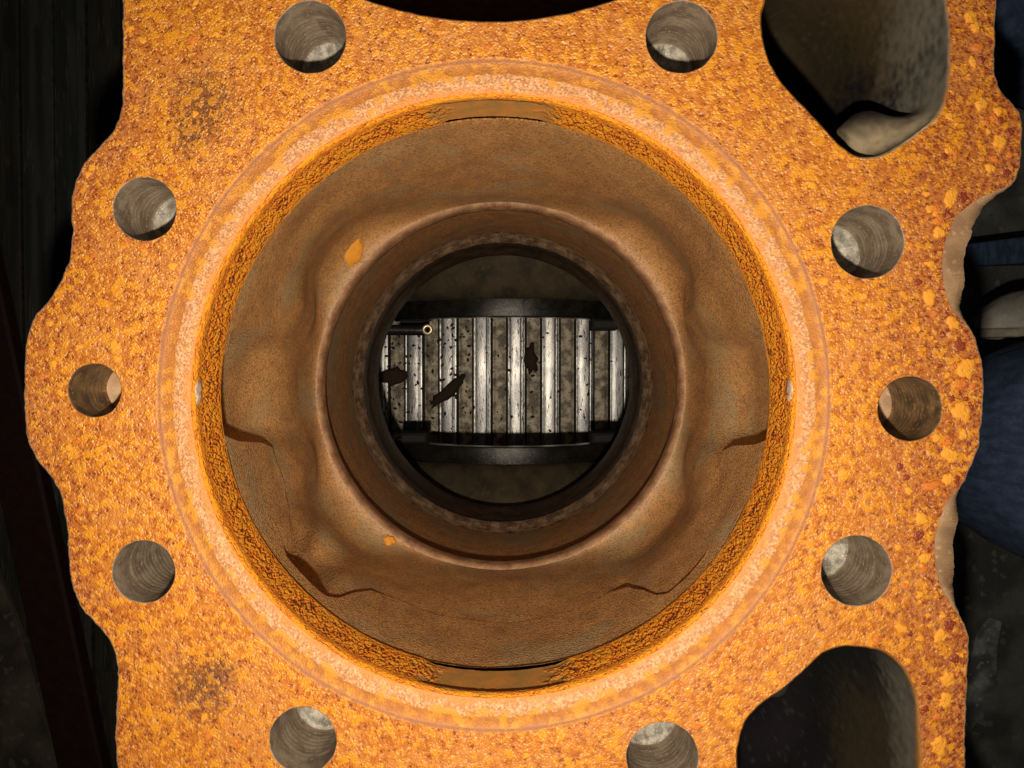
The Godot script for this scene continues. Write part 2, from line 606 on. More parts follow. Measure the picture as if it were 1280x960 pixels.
func jacket_radius(a: float, d: float, st: Vector3, nz: FastNoiseLite) -> float:
	var phi := rad_to_deg(absf(asin(clampf(sin(a), -1.0, 1.0))))
	var r := 75.4 + 0.8 * smooth(18.9, 19.7, d)
	var side := 1.0 - smooth(15.0, 22.0, phi)
	r += st.y * smooth(st.x - 0.1, st.x + st.z, d) * (1.0 - smooth(lerpf(70.0, 58.0, side), lerpf(100.0, 106.0, side), d))
	# the foot of the jacket is a rounded square: wide shelves at its four corners, narrow ones between
	var foot := 77.2 + 6.2 * smooth(14.0, 34.0, phi) * (1.0 - smooth(46.0, 66.0, phi)) - 2.6 * smooth(62.0, 84.0, phi)
	var wall := lerpf(r, maxf(foot, 0.0), smooth(lerpf(56.0, 60.0, side), 106.0, d))
	# lump of cast iron between the pockets on either side
	wall -= 3.6 * exp(-pow((phi - 22.0) / 6.5, 2.0)) * smooth(50.0, 80.0, d) * (1.0 - smooth(100.0, 116.0, d))
	var s := clampf((d - 102.6) / 18.0, 0.0, 1.0)
	var fillet := 1.0 - sqrt(maxf(0.0, 1.0 - s * s))
	return lerpf(wall, 74.8, fillet) + 0.6 * nz.get_noise_3d(cos(a) * 38.0, d * 0.5, sin(a) * 38.0) * (1.0 - s)

func _ready() -> void:
	rng.seed = 41
	# ---- camera, air, light, exposure
	var cam := Camera3D.new()
	cam.name = "camera"
	cam.fov = 52.9
	cam.near = 0.01
	cam.far = 20.0
	add_child(cam, true)
	cam.look_at_from_position(Vector3(0, 193, -4) * MM, Vector3.ZERO, Vector3(0, 0, -1))
	var we := WorldEnvironment.new()
	we.name = "air"
	var env := Environment.new()
	env.background_mode = Environment.BG_COLOR
	env.background_color = Color(0.006, 0.0065, 0.007).linear_to_srgb()
	env.tonemap_mode = Environment.TONE_MAPPER_LINEAR
	env.tonemap_exposure = 1.0
	env.sdfgi_enabled = true
	env.ssao_enabled = true
	env.ssil_enabled = true
	we.environment = env
	add_child(we, true)
	var flash := AreaLight3D.new()
	flash.name = "flash"
	flash.area_size = Vector2(5, 5) * MM
	flash.light_color = Color(1.0, 0.95, 0.86)
	flash.light_energy = 0.108
	flash.area_range = 3.0
	flash.shadow_enabled = true
	add_child(flash, true)
	flash.look_at_from_position(Vector3(-4, 198, 25) * MM, Vector3(-2, 0, 8) * MM, Vector3(0, 0, -1))

	make_lut(0.62)
	var rust := deck_material()
	var seat_rust: StandardMaterial3D = rust.duplicate()
	seat_rust.roughness = 0.62
	var collar := collar_material()
	var cast := cast_material(51, 2048, 460, Color8(182, 130, 78), Color8(236, 182, 120), Color8(198, 172, 130), 0.5, 0.7, 0.8)
	var liner := cast_material(61, 1536, 420, Color8(140, 98, 58), Color8(206, 150, 96), Color8(158, 136, 104), 1.0, 0.5)
	var hole_grey := mottled(71, Color8(140, 118, 98), Color8(182, 160, 138), Color8(214, 192, 166), 0.55, 0.1, 26.0, 5.0)
	var hole_brown := mottled(73, Color8(92, 72, 50), Color8(160, 122, 84), Color8(220, 150, 70), 0.6, 0.1, 30.0, 2.5)
	var bare := mottled(75, Color8(96, 88, 78), Color8(170, 160, 144), Color8(226, 216, 200), 0.5, 0.25, 12.0, 4.0)
	var black := mottled(81, Color8(34, 32, 30), Color8(70, 64, 56), Color8(190, 176, 150), 0.42, 0.0, 46.0, 1.6)
	var sooty := mottled(83, Color8(96, 84, 62), Color8(150, 136, 112), Color8(196, 176, 140), 0.55, 0.0, 60.0, 1.8)
	var iron := mottled(85, Color8(160, 122, 88), Color8(204, 164, 124), Color8(226, 186, 140), 0.75, 0.0, 40.0, 2.0)
	var olive := mottled(87, Color8(64, 54, 38), Color8(98, 84, 62), Color8(110, 96, 74), 0.66, 0.0, 70.0, 1.4)
	var oily := mottled(89, Color8(34, 32, 30), Color8(58, 54, 50), Color8(84, 80, 74), 0.3, 0.3, 40.0, 2.0)
	var alu := mottled(91, Color8(150, 148, 150), Color8(206, 203, 200), Color8(44, 40, 36), 0.34, 1.0, 80.0, 0.8, Vector2(2.0, 0.3))
	var dull := mottled(93, Color8(138, 124, 104), Color8(244, 228, 200), Color8(40, 36, 30), 0.5, 0.3, 50.0, 1.6)

	var lip_brown := mottled(103, Color8(150, 106, 72), Color8(204, 158, 118), Color8(220, 176, 120), 0.6, 0.0, 30.0, 2.5)
	var throat := mottled(101, Color8(60, 46, 30), Color8(112, 80, 46), Color8(160, 126, 86), 0.5, 0.1, 60.0, 2.0)
	var painted := mottled(99, Color8(236, 236, 236), Color8(255, 255, 255), Color8(255, 255, 255), 0.5, 0.0, 20.0, 5.0)
	painted.vertex_color_use_as_albedo = true
	var ledge_grey := mottled(95, Color8(104, 76, 52), Color8(190, 156, 124), Color8(226, 200, 176), 0.6, 0.05, 24.0, 2.0)
	build_block(rust, seat_rust, collar, cast, liner, hole_grey, hole_brown, bare, black, sooty, iron, olive, oily, ledge_grey, painted, throat, lip_brown)
	build_surroundings(build_floor(alu, dull))


# ------------------------------------------------------------------ the engine block
const OUTLINE := [[-116.0, -180.0], [-114.8, -159.6], [-112.0, -146.6], [-109.0, -128.6], [-102.4, -121.6], [-99.6, -110.6], [-98.0, -104.0], [-96.6, -94.0], [-96.6, -84.0], [-96.8, -73.0], [-97.4, -67.4], [-99.6, -62.4], [-102.8, -59.0], [-106.4, -55.0], [-108.8, -50.4], [-109.8, -45.0], [-109.6, -38.4], [-110.0, -34.0], [-111.2, -29.0], [-113.4, -24.4], [-116.8, -20.0], [-119.8, -16.0], [-121.4, -11.0], [-122.0, -2.0], [-122.2, 6.0], [-121.6, 13.0], [-119.8, 18.0], [-116.4, 22.4], [-114.4, 25.6], [-112.8, 30.4], [-111.8, 38.0], [-111.4, 44.0], [-110.8, 50.0], [-108.8, 56.0], [-105.6, 60.0], [-102.4, 63.2], [-100.4, 67.2], [-99.6, 74.0], [-100.0, 84.0], [-100.0, 96.0], [-98.0, 112.6], [-103.0, 125.6], [-109.8, 139.6], [-110.0, 150.6], [119.6, 156.0], [119.6, 124.0], [115.2, 110.0], [114.6, 96.0], [114.8, 78.0], [115.2, 66.0], [114.4, 61.2], [112.8, 58.0], [110.0, 54.0], [107.8, 49.6], [106.8, 44.0], [106.8, 39.2], [107.8, 34.0], [110.0, 29.2], [112.8, 25.6], [114.8, 22.0], [116.8, 16.4], [117.6, 11.0], [118.0, 4.0], [118.0, -3.0], [116.4, -10.0], [114.4, -14.4], [112.0, -16.8], [109.4, -20.8], [107.8, -27.0], [107.8, -32.4], [108.8, -36.4], [111.0, -41.2], [115.0, -44.8], [120.0, -47.4], [124.4, -49.4], [126.2, -53.4], [126.8, -60.0], [126.8, -65.6], [125.0, -69.0], [122.0, -72.4], [120.2, -76.0], [119.8, -84.0], [120.0, -96.0], [119.2, -108.0], [115.2, -118.6], [112.8, -130.0], [116.8, -146.0], [118.0, -180.0]]
const PASS_A := [[63.0, -96.0], [61.8, -89.6], [63.2, -82.0], [67.0, -75.0], [74.0, -67.6], [80.0, -61.0], [85.0, -57.2], [90.0, -56.6], [94.4, -58.4], [100.0, -62.0], [104.8, -66.0], [107.6, -72.0], [108.2, -84.0], [106.8, -96.0], [104.0, -110.0], [96.0, -122.0], [84.0, -125.0], [72.0, -118.0], [65.2, -107.0]]
const PASS_B := [[57.0, 97.0], [57.8, 89.0], [61.0, 82.6], [69.0, 76.6], [74.0, 72.0], [78.4, 68.0], [84.0, 66.2], [91.0, 66.8], [96.0, 69.2], [100.0, 74.0], [102.0, 80.0], [102.6, 88.0], [103.0, 97.0], [102.0, 114.0], [94.0, 128.0], [78.0, 132.0], [63.0, 124.0], [58.0, 112.0]]
# bolt holes: x, z, radius, depth of the lit floor
const HOLES := [[-50.0, -86.0, 8.8, 24.0], [42.0, -86.0, 8.8, 24.6], [-91.4, -43.6, 7.8, 21.0], [88.6, -35.4, 9.0, 24.0], [-104.4, 1.6, 6.6, 18.0], [99.6, 6.2, 8.0, 25.0], [-92.6, 47.2, 7.8, 32.0], [86.6, 47.0, 8.8, 24.6], [-52.8, 90.0, 8.4, 23.0], [38.0, 94.4, 9.0, 24.5]]
# thick crusts on the deck: x, z, half sizes, tone
const CRUSTS := [[113.4, -91.0, 1.6, 1.6, 0], [114.6, -88.4, 1.6, 1.2, 0], [115.4, -83.6, 1.6, 1.2, 1], [114.2, -80.0, 1.4, 0.8, 0], [116.6, -69.4, 1.6, 1.6, 0], [119.6, -66.2, 1.2, 1.0, 1], [121.4, -60.4, 1.6, 1.8, 0], [119.8, -56.0, 1.2, 0.8, 1], [119.0, -53.6, 1.0, 1.6, 0], [109.2, -46.0, 1.6, 2.6, 0], [112.0, -46.4, 1.6, 1.4, 2], [106.4, -37.8, 1.8, 1.4, 0], [106.2, -41.2, 1.4, 1.2, 1], [104.0, -30.0, 1.2, 1.0, 0], [104.0, -21.8, 2.0, 1.6, 0], [105.4, -17.6, 1.2, 0.8, 1], [110.2, -15.0, 1.8, 1.6, 0], [111.8, -9.6, 1.4, 1.6, 2], [113.4, -3.8, 2.2, 2.6, 0], [112.2, 0.0, 1.4, 1.4, 1], [112.4, 7.0, 2.4, 2.2, 0], [113.0, 12.6, 1.4, 1.0, 0], [110.0, 18.0, 2.4, 1.8, 0], [106.4, 13.6, 1.2, 1.0, 0], [109.2, 14.6, 1.2, 1.0, 1], [109.4, 23.8, 1.6, 1.6, 0], [105.6, 25.4, 2.4, 1.2, 1], [102.8, 34.0, 1.6, 1.6, 0], [102.0, 38.2, 1.4, 1.2, 2], [103.8, 43.8, 1.4, 1.6, 0], [108.0, 63.4, 2.0, 1.6, 0], [110.0, 60.4, 1.4, 1.4, 2], [102.6, 53.0, 1.2, 1.0, 0], [98.2, 61.4, 1.8, 1.2, 0], [110.0, 74.4, 2.0, 1.8, 0], [109.4, 80.0, 1.8, 2.0, 0], [108.0, 91.4, 2.8, 2.0, 0], [111.6, 69.2, 1.2, 1.2, 2], [-99.4, -9.6, 1.6, 1.4, 0], [-98.8, -6.4, 1.0, 1.0, 0], [-111.0, 16.0, 1.0, 1.0, 0], [-102.8, 16.0, 1.8, 1.0, 0], [-94.0, -58.0, 1.2, 1.0, 0], [-70.0, -58.0, 1.2, 1.2, 0]]

func points(l: Array) -> Array:
	return l.map(func(q): return Vector2(q[0], q[1]))

func strip_cut(outline: PackedVector2Array, cuts: Array) -> Array:
	var zs := []
	for c: PackedVector2Array in cuts:
		var lo := 1e9
		var hi := -1e9
		for p in c:
			lo = minf(lo, p.y)
			hi = maxf(hi, p.y)
		zs.append((lo + hi) * 0.5 + 0.0137)
	zs.sort()
	zs.insert(0, -400.0)
	zs.append(400.0)
	var out := []
	for k in zs.size() - 1:
		if zs[k + 1] - zs[k] < 0.02:
			continue
		var band := PackedVector2Array([Vector2(-400, zs[k]), Vector2(400, zs[k]), Vector2(400, zs[k + 1]), Vector2(-400, zs[k + 1])])
		var live := Geometry2D.intersect_polygons(outline, band)
		for c: PackedVector2Array in cuts:
			var next := []
			for p in live:
				next.append_array(Geometry2D.clip_polygons(p, c))
			live.assign(next)
		out.append_array(live)
	return out

func build_block(rust: Material, seat_rust: Material, collar: Material, cast: Material, liner: Material, hole_grey: Material, hole_brown: Material, bare: Material, black: Material, sooty: Material, iron: Material, olive: Material, oily: Material, ledge_grey: Material, painted: Material, throat: Material, lip_brown: Material) -> void:
	var block := thing("engine_block", "orange rusted cast iron engine block with one open cylinder bore and a scalloped edge", "engine block")
	var edge := loop(points(OUTLINE), 0.7, 0.28, 7)
	var pa := loop(points(PASS_A), 0.7, 0.16, 8)
	var pb := loop(points(PASS_B), 0.7, 0.16, 9)
	var cuts := [offset_loop(pa, 0.5), offset_loop(pb, 0.5), PackedVector2Array(circle(BORE, 84.6, 0.8))]
	var next := loop(circle(NEXT, 91.0, 3.0), 0.7, 0.12, 10)
	cuts.append(offset_loop(next, 0.5))
	var rims := []
	for q in HOLES:
		var l := loop(circle(Vector2(q[0], q[1]), q[2], 2.0), 0.5, 0.11, 20 + rims.size())
		rims.append(l)
		cuts.append(offset_loop(l, 0.2))
	var deck := part("deck", flat_mesh(strip_cut(offset_loop(edge, -0.5), cuts), 0.0), rust, block)

	# the outer wall hangs from the outline; two scallops on the right flare out below the deck
	var flare := func(p: Vector2, n: Vector2, j: int) -> float:
		if p.x < 90.0 or j < 2:
			return 0.0
		var a := 7.0 * smooth(-50.0, -40.0, p.y) * (1.0 - smooth(-26.0, -13.0, p.y)) * (1.0 if p.y < -30 else 1.0)
		var b := 6.0 * smooth(24.0, 34.0, p.y) * (1.0 - smooth(46.0, 60.0, p.y))
		var o := maxf(a, b)
		return o * (0.75 if j == 2 else 1.0)
	part("side_wall", skirt(edge, [Vector2(-0.5, 0), Vector2(-0.12, -0.14), Vector2(0.0, -0.6), Vector2(0.0, -5), Vector2(0.2, -13), Vector2(0.0, -60), Vector2(-1, -300), Vector2(0, -430)], true, flare, null, loop(points(OUTLINE), 0.7)), iron, block)

	# seat of the liner flange, then the upper bore wall
	part("flange_seat", lathe(BORE, [Vector2(84.7, 0.0), Vector2(84.3, -0.12), Vector2(83.8, -0.3), Vector2(83.2, -0.5), Vector2(82.2, -0.62), Vector2(81.2, -0.58), Vector2(80.7, -0.52), Vector2(80.0, -0.5), Vector2(78.4, -0.65), Vector2(76.9, -0.9), Vector2(76.2, -1.2)], 720, 0.05, 4), seat_rust, block)
	var wall := []
	for d in [1.2, 1.6, 2.2, 3.0, 4.0, 4.4, 5.0, 8.0, 12.0, 16.0, 18.4, 18.8, 19.0]:
		wall.append(d)
	var nz := noise(77, 0.2, 3)
	part("upper_bore_wall", grid(720, wall.size() - 1, func(i: int, j: int):
		var a := TAU * i / 720.0
		var d: float = wall[j]
		var r := 75.4 + 0.8 * pow(1.0 - smooth(1.2, 3.2, d), 2.0)
		var pocket := maxf(1.0 - smooth(0.22, 0.28, absf(angle_difference(a, PI / 2))), 1.0 - smooth(0.16, 0.22, absf(angle_difference(a, -PI / 2))))
		r += 0.9 * pocket * smooth(4.0, 4.6, d)
		r += 0.10 * nz.get_noise_3d(cos(a) * r * 3.0, d * 3.0, sin(a) * r * 3.0)
		return Vector3(BORE.x + r * cos(a), -d, BORE.y + r * sin(a))), collar, block)
	var worn := mottled(97, Color8(170, 140, 116), Color8(210, 184, 164), Color8(240, 220, 200), 0.55, 0.0, 12.0, 2.0)
	for s in [-1, 1]:      # the worn plugs low on either side of the seat
		var plug := part("oil_plug", flake(Vector2(1.3, 3.4), 0.5, 90 + s), worn, block, "bare grey worn spot in the rusty bore wall")
		plug.position = Vector3(BORE.x + s * 75.5, -3.4, BORE.y - 1.5) * MM
		plug.rotation_degrees = Vector3(0, 0, 72.0 * s)
	var jz := noise(78, 0.05, 3)
	part("water_jacket", grid(900, 120, func(i: int, j: int):
		var a := TAU * i / 900.0
		var st := jacket_step(a, jz)
		var d := 0.0
		if j <= 26:
			d = lerpf(19.0, maxf(19.2, st.x - 0.1), j / 26.0)
		elif j <= 36:
			d = lerpf(maxf(19.2, st.x - 0.1), st.x + st.z, (j - 26) / 10.0)
		else:
			d = lerpf(st.x + st.z, 120.6, 1.0 - pow(1.0 - (j - 36) / 84.0, 1.7))
		var r := jacket_radius(a, d, st, jz)
		return Vector3(BORE.x + r * cos(a), -d, BORE.y + r * sin(a)), true, false, Vector2(1, 134)), cast, block)
	var lip := [Vector2(74.8, -120.6), Vector2(74.1, -120.85), Vector2(73.5, -121.5), Vector2(73.1, -122.5), Vector2(72.85, -124.0), Vector2(72.8, -126.6), Vector2(73.0, -128.6), Vector2(77.5, -129.2)]
	part("bore_lip", lathe(BORE, lip, 480, 0.10, 6), lip_brown, block)
	part("lower_bore_wall", lathe(BORE, [Vector2(77.5, -129.2), Vector2(78.6, -131.0), Vector2(77.6, -142.0), Vector2(75.8, -158.0), Vector2(74.8, -174.0), Vector2(74.5, -190.0)], 480, 0.3, 6), liner, block)
	part("bore_ledge", lathe(BORE, [Vector2(74.5, -190.0), Vector2(74.2, -194.0), Vector2(73.4, -197.5), Vector2(72.4, -200.5), Vector2(71.9, -203.0), Vector2(72.0, -205.0)], 480, 0.35, 16), ledge_grey, block, "greyish worn step low in the bore")
	part("bore_foot", lathe(BORE, [Vector2(72.0, -205.0), Vector2(73.2, -207.0), Vector2(73.4, -224.0), Vector2(72.6, -226.5), Vector2(73.0, -229.0), Vector2(72.4, -232.0), Vector2(72.9, -234.5), Vector2(72.2, -238.0), Vector2(72.6, -241.0), Vector2(72.0, -250.0), Vector2(73.5, -252.0), Vector2(120.0, -256.0)], 480, 0.2, 17), throat, block)

	# thick crusts of rust
	var crust := [mat(Color(0.62, 0.25, 0.015), 0.75), mat(Color(0.5, 0.13, 0.012), 0.7), mat(Color(0.2, 0.03, 0.008), 0.5)]
	for m in crust:
		m.normal_enabled = true
		m.normal_texture = rust.normal_texture
		m.uv1_triplanar = true
		m.uv1_world_triplanar = true
		m.uv1_scale = Vector3.ONE * 5.0
	for k in CRUSTS.size():
		var q = CRUSTS[k]
		var f := part("rust_crust", flake(Vector2(q[2], q[3]), 0.45 if q[4] != 2 else 0.3, 100 + k), crust[int(q[4])], deck)
		f.position = Vector3(q[0], 0.02, q[1]) * MM
		f.rotation.y = k * 1.7
	for q in [[-63.0, -50.6, 4.2, 6.4, -116.8, 0.75], [-49.8, 65.9, 2.6, 2.2, -118.4, 0.6]]:
		var f := part("rust_crust", flake(Vector2(q[2], q[3]), 0.9, 160 + int(q[2])), crust[0], block, "thick orange crust of rust on the brown shoulder of the bore")
		var inward := (BORE - Vector2(q[0], q[1])).normalized()
		var up := Vector3(inward.x * sin(q[5]), cos(q[5]), inward.y * sin(q[5]))
		var side := Vector3(0, 0, 1).cross(up).normalized() * -1.0
		f.transform = Transform3D(Basis(-side, up, (-side).cross(up)), Vector3(q[0], q[4], q[1]) * MM)
	# many small crusts, thickest along the right edge
	var solid := offset_loop(edge, -1.6)
	var placed := 0
	while placed < 150:
		var p := Vector2(rng.randf_range(96.0, 126.0) if placed < 60 else rng.randf_range(-122.0, 126.0), rng.randf_range(-96.0, 98.0))
		var size := rng.randf_range(0.45, 1.15)
		var free := Geometry2D.is_point_in_polygon(p, solid) and p.distance_to(BORE) > 86.5
		for c: PackedVector2Array in cuts:
			for k in 8:
				free = free and not Geometry2D.is_point_in_polygon(p + Vector2.from_angle(k * TAU / 8.0) * (size * 1.3), c)
		for q in HOLES:
			free = free and p.distance_to(Vector2(q[0], q[1])) > q[2] + 1.5
		if free and p.distance_to(NEXT) > 93.0:
			var tone := rng.randf()
			var m: Material = crust[0 if tone < 0.4 else (1 if tone < 0.6 else 2)] if placed < 60 else crust[0 if tone < 0.8 else 1]
			var f := part("rust_crust", flake(Vector2(size, size * rng.randf_range(0.6, 1.1)), 0.3, 500 + placed), m, deck)
			f.position = Vector3(p.x, 0.02, p.y) * MM
			f.rotation.y = rng.randf() * TAU
			placed += 1

	# bolt holes
	for k in HOLES.size():
		var q = HOLES[k]
		var rr := [Vector2(0.2, 0), Vector2(0.05, -0.1), Vector2(0, -0.3)]
		var d := 1.4
		while d < q[3] - 0.6:
			rr.append(Vector2(0.0 if d < 7.0 else 0.055 * sin(d * TAU / 2.0 + 0.8 * sin(d * 1.7)), -d))
			d += 0.4
		rr.append(Vector2(-0.2, -q[3]))
		var m: Material = hole_brown if k in [4, 5] else hole_grey
		var h := part("bolt_hole", skirt(rims[k], rr, false), m, block)
		var bottom := []
		for s in [[1.0, 0.0], [0.82, -0.3], [0.8, -1.2], [0.5, -2.2], [0.12, -3.4], [0.0, -3.5]]:
			bottom.append(Vector2(maxf(q[2] * s[0] - 0.1, 0.001), -q[3] + s[1]))
		part("hole_floor", lathe(Vector2(q[0], q[1]), bottom, 48, 0.1, 30 + k), bare if not k in [4, 5] else iron, h)

	# two cast passages on the right, black inside
	var ledge := func(p: Vector2, n: Vector2, j: int) -> float:
		var d: float = 0.7 * (j - 3) if j < 37 else 23.8 + 1.8 * (j - 37)
		if d < 0.0:
			return 0.0
		var w := smooth(-73.0, -61.0, p.y) * smooth(82.0, 91.0, p.x)
		var under := smooth(0.0, 0.5, n.dot(Vector2(-0.75, 0.65)))
		return -w * (12.5 * smooth(0.5, 15.0, d) - 10.0 * smooth(16.0, 20.0, d)) + 3.0 * under * smooth(1.0, 8.0, d)
	var boss := func(p: Vector2, n: Vector2, j: int) -> float:
		var d: float = 0.7 * (j - 3) if j < 37 else 23.8 + 1.8 * (j - 37)
		return -7.5 * exp(-pow(p.distance_to(Vector2(68.0, 77.5)) / 5.5, 2.0)) * smooth(0.5, 13.0, d) * (1.0 - smooth(16.0, 30.0, d))
	var pn := noise(55, 0.018, 4)
	var pf := noise(56, 0.3, 2)
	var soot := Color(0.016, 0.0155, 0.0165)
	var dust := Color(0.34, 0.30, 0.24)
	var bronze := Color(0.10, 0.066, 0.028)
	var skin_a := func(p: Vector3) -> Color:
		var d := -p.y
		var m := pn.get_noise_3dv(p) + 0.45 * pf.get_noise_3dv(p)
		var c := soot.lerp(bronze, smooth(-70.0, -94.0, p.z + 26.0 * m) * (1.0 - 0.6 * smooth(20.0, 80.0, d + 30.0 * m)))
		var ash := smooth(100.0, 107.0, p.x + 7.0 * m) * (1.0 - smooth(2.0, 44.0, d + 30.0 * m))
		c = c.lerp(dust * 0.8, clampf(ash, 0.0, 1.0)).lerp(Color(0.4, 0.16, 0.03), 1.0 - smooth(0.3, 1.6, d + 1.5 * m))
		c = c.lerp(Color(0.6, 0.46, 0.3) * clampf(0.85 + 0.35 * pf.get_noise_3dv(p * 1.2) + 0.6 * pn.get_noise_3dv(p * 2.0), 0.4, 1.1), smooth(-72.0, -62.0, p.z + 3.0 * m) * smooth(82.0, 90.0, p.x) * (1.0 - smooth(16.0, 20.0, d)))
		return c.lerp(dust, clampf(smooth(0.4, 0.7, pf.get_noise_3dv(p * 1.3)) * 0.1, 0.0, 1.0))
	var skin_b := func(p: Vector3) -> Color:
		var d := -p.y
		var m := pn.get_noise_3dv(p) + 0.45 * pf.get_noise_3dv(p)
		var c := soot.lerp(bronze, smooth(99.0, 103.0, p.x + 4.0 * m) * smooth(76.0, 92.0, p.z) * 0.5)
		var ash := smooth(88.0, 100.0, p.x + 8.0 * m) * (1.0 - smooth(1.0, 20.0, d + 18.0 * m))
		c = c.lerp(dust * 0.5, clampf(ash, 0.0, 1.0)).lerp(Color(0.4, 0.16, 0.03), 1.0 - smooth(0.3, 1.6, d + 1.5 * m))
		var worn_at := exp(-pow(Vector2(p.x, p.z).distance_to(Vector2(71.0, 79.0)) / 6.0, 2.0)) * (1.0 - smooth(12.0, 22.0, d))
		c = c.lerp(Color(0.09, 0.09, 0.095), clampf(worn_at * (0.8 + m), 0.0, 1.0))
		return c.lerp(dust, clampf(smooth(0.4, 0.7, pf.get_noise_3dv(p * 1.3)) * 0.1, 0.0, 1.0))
	for q in [[pa, ledge, skin_a, 96.0, "upper dark cast passage with a pale ledge at its lower end", loop(points(PASS_A), 0.7)], [pb, boss, skin_b, 84.0, "lower sooty black cast passage cut off by the picture's edge", loop(points(PASS_B), 0.7)]]:
		var rows_p := [Vector2(0.5, 0), Vector2(0.1, -0.2), Vector2(0.0, -0.5)]
		var d := 0.0
		while d < q[3]:
			rows_p.append(Vector2(-0.1 - 0.05 * d - 6.0 * smooth(q[3] - 26.0, q[3], d), -0.8 - d))
			d += 0.7 if d < 23.7 else 1.8
		var wp := part("cast_passage", skirt(q[0], rows_p, false, q[1], q[2], q[5]), painted, block, q[4])
		var last: Vector2 = rows_p[rows_p.size() - 1]
		part("passage_floor", dish(offset_loop(q[5], last.x + 0.4), last.y + 0.6, 10.0, 40, q[2]), painted, wp)

	# the neighbouring bore, only its near rim in sight
	var n_rows := [Vector2(0.5, 0), Vector2(0.1, -0.2), Vector2(0, -0.8), Vector2(0, -20), Vector2(0.8, -22), Vector2(3, -60), Vector2(2, -110), Vector2(-14, -126), Vector2(-15, -250), Vector2(0, -256)]
	part("neighbouring_bore", skirt(next, n_rows, false), liner, block, "dark neighbouring bore with a clean rusty rim")

	var lug_black := mat(Color(0.012, 0.011, 0.010), 0.8)
	# crankcase: two webs with bearing saddles, an oil jet
	for s in [-1, 1]:
		var web := part("crankcase_web", grid(48, 20, func(i: int, j: int):
			var x := lerpf(-118.0, 118.0, i / 48.0)
			var t := j / 20.0
			var z := lerpf(-92.0, -49.0, smooth(0.0, 1.0, t)) if s < 0 else lerpf(92.0, 59.0, smooth(0.0, 1.0, t))
			var y := lerpf(-256.0, -312.0, t)
			y -= 46.0 * pow(absf(x) / 100.0, 2.2) * t
			return Vector3(x - 2.0, y, z), false, s > 0), olive, block)
		var z0 := -50.0 if s < 0 else 60.0
		var z1 := -37.5 if s < 0 else 48.0
		part("bearing_saddle", grid(64, 6, func(i: int, j: int):
			var t := lerpf(-1.2, 1.2, i / 64.0)
			var r: float = [86.0, 88.0, 89.0, 89.0, 88.0, 78.0, 76.0][j]
			var z: float = lerpf(z0, z1, [-0.2, 0.0, 0.06, 0.94, 1.0, 1.0, 0.6][j])
			return Vector3(-2.0 + sin(t) * r, -400.0 + cos(t) * r, z), false, s > 0), oily, web)
		for e in [-1, 1]:
			part("bearing_lug", box(Vector3(e * 66.0 - 9.0 - 2.0, -360, minf(z1, z1 - s * 7.0)), Vector3(e * 66.0 + 9.0 - 2.0, -338, maxf(z1, z1 - s * 7.0)), 1.5), lug_black, web)
	var jet := part("oil_jet", tube([Vector4(-96, -312, -29, 3.4), Vector4(-80, -311, -28.8, 3.5), Vector4(-62, -310, -28.6, 3.4), Vector4(-57, -309, -28.6, 3.6), Vector4(-54.6, -306.5, -28.6, 3.6), Vector4(-54.3, -303.0, -28.6, 3.5)], 20), oily, block)
	part("nozzle", lathe(Vector2(-54.3, -28.6), [Vector2(3.6, -303.4), Vector2(3.2, -302.2), Vector2(2.0, -302.2), Vector2(1.6, -303.0), Vector2(1.5, -308.0), Vector2(0.001, -308.0)], 32, 0.0, 3, Vector2.ONE, true), mat(Color(0.75, 0.6, 0.42), 0.35, 0.7), jet)

func dish(l: PackedVector2Array, y: float, sag: float, sd: int, tint = null) -> ArrayMesh:
	var c := Vector2.ZERO
	for p in l:
		c += p
	c /= l.size()
	var nz := noise(sd, 0.06, 3)
	return grid(l.size(), 24, func(i: int, j: int):
		var t := 1.0 - j / 24.0
		var p := c.lerp(l[i], t)
		return Vector3(p.x, y - sag * (1.0 - pow(t, 4.0)) + 3.0 * (1.0 - t) * nz.get_noise_2dv(p), p.y), true, false, Vector2.ONE, tint)

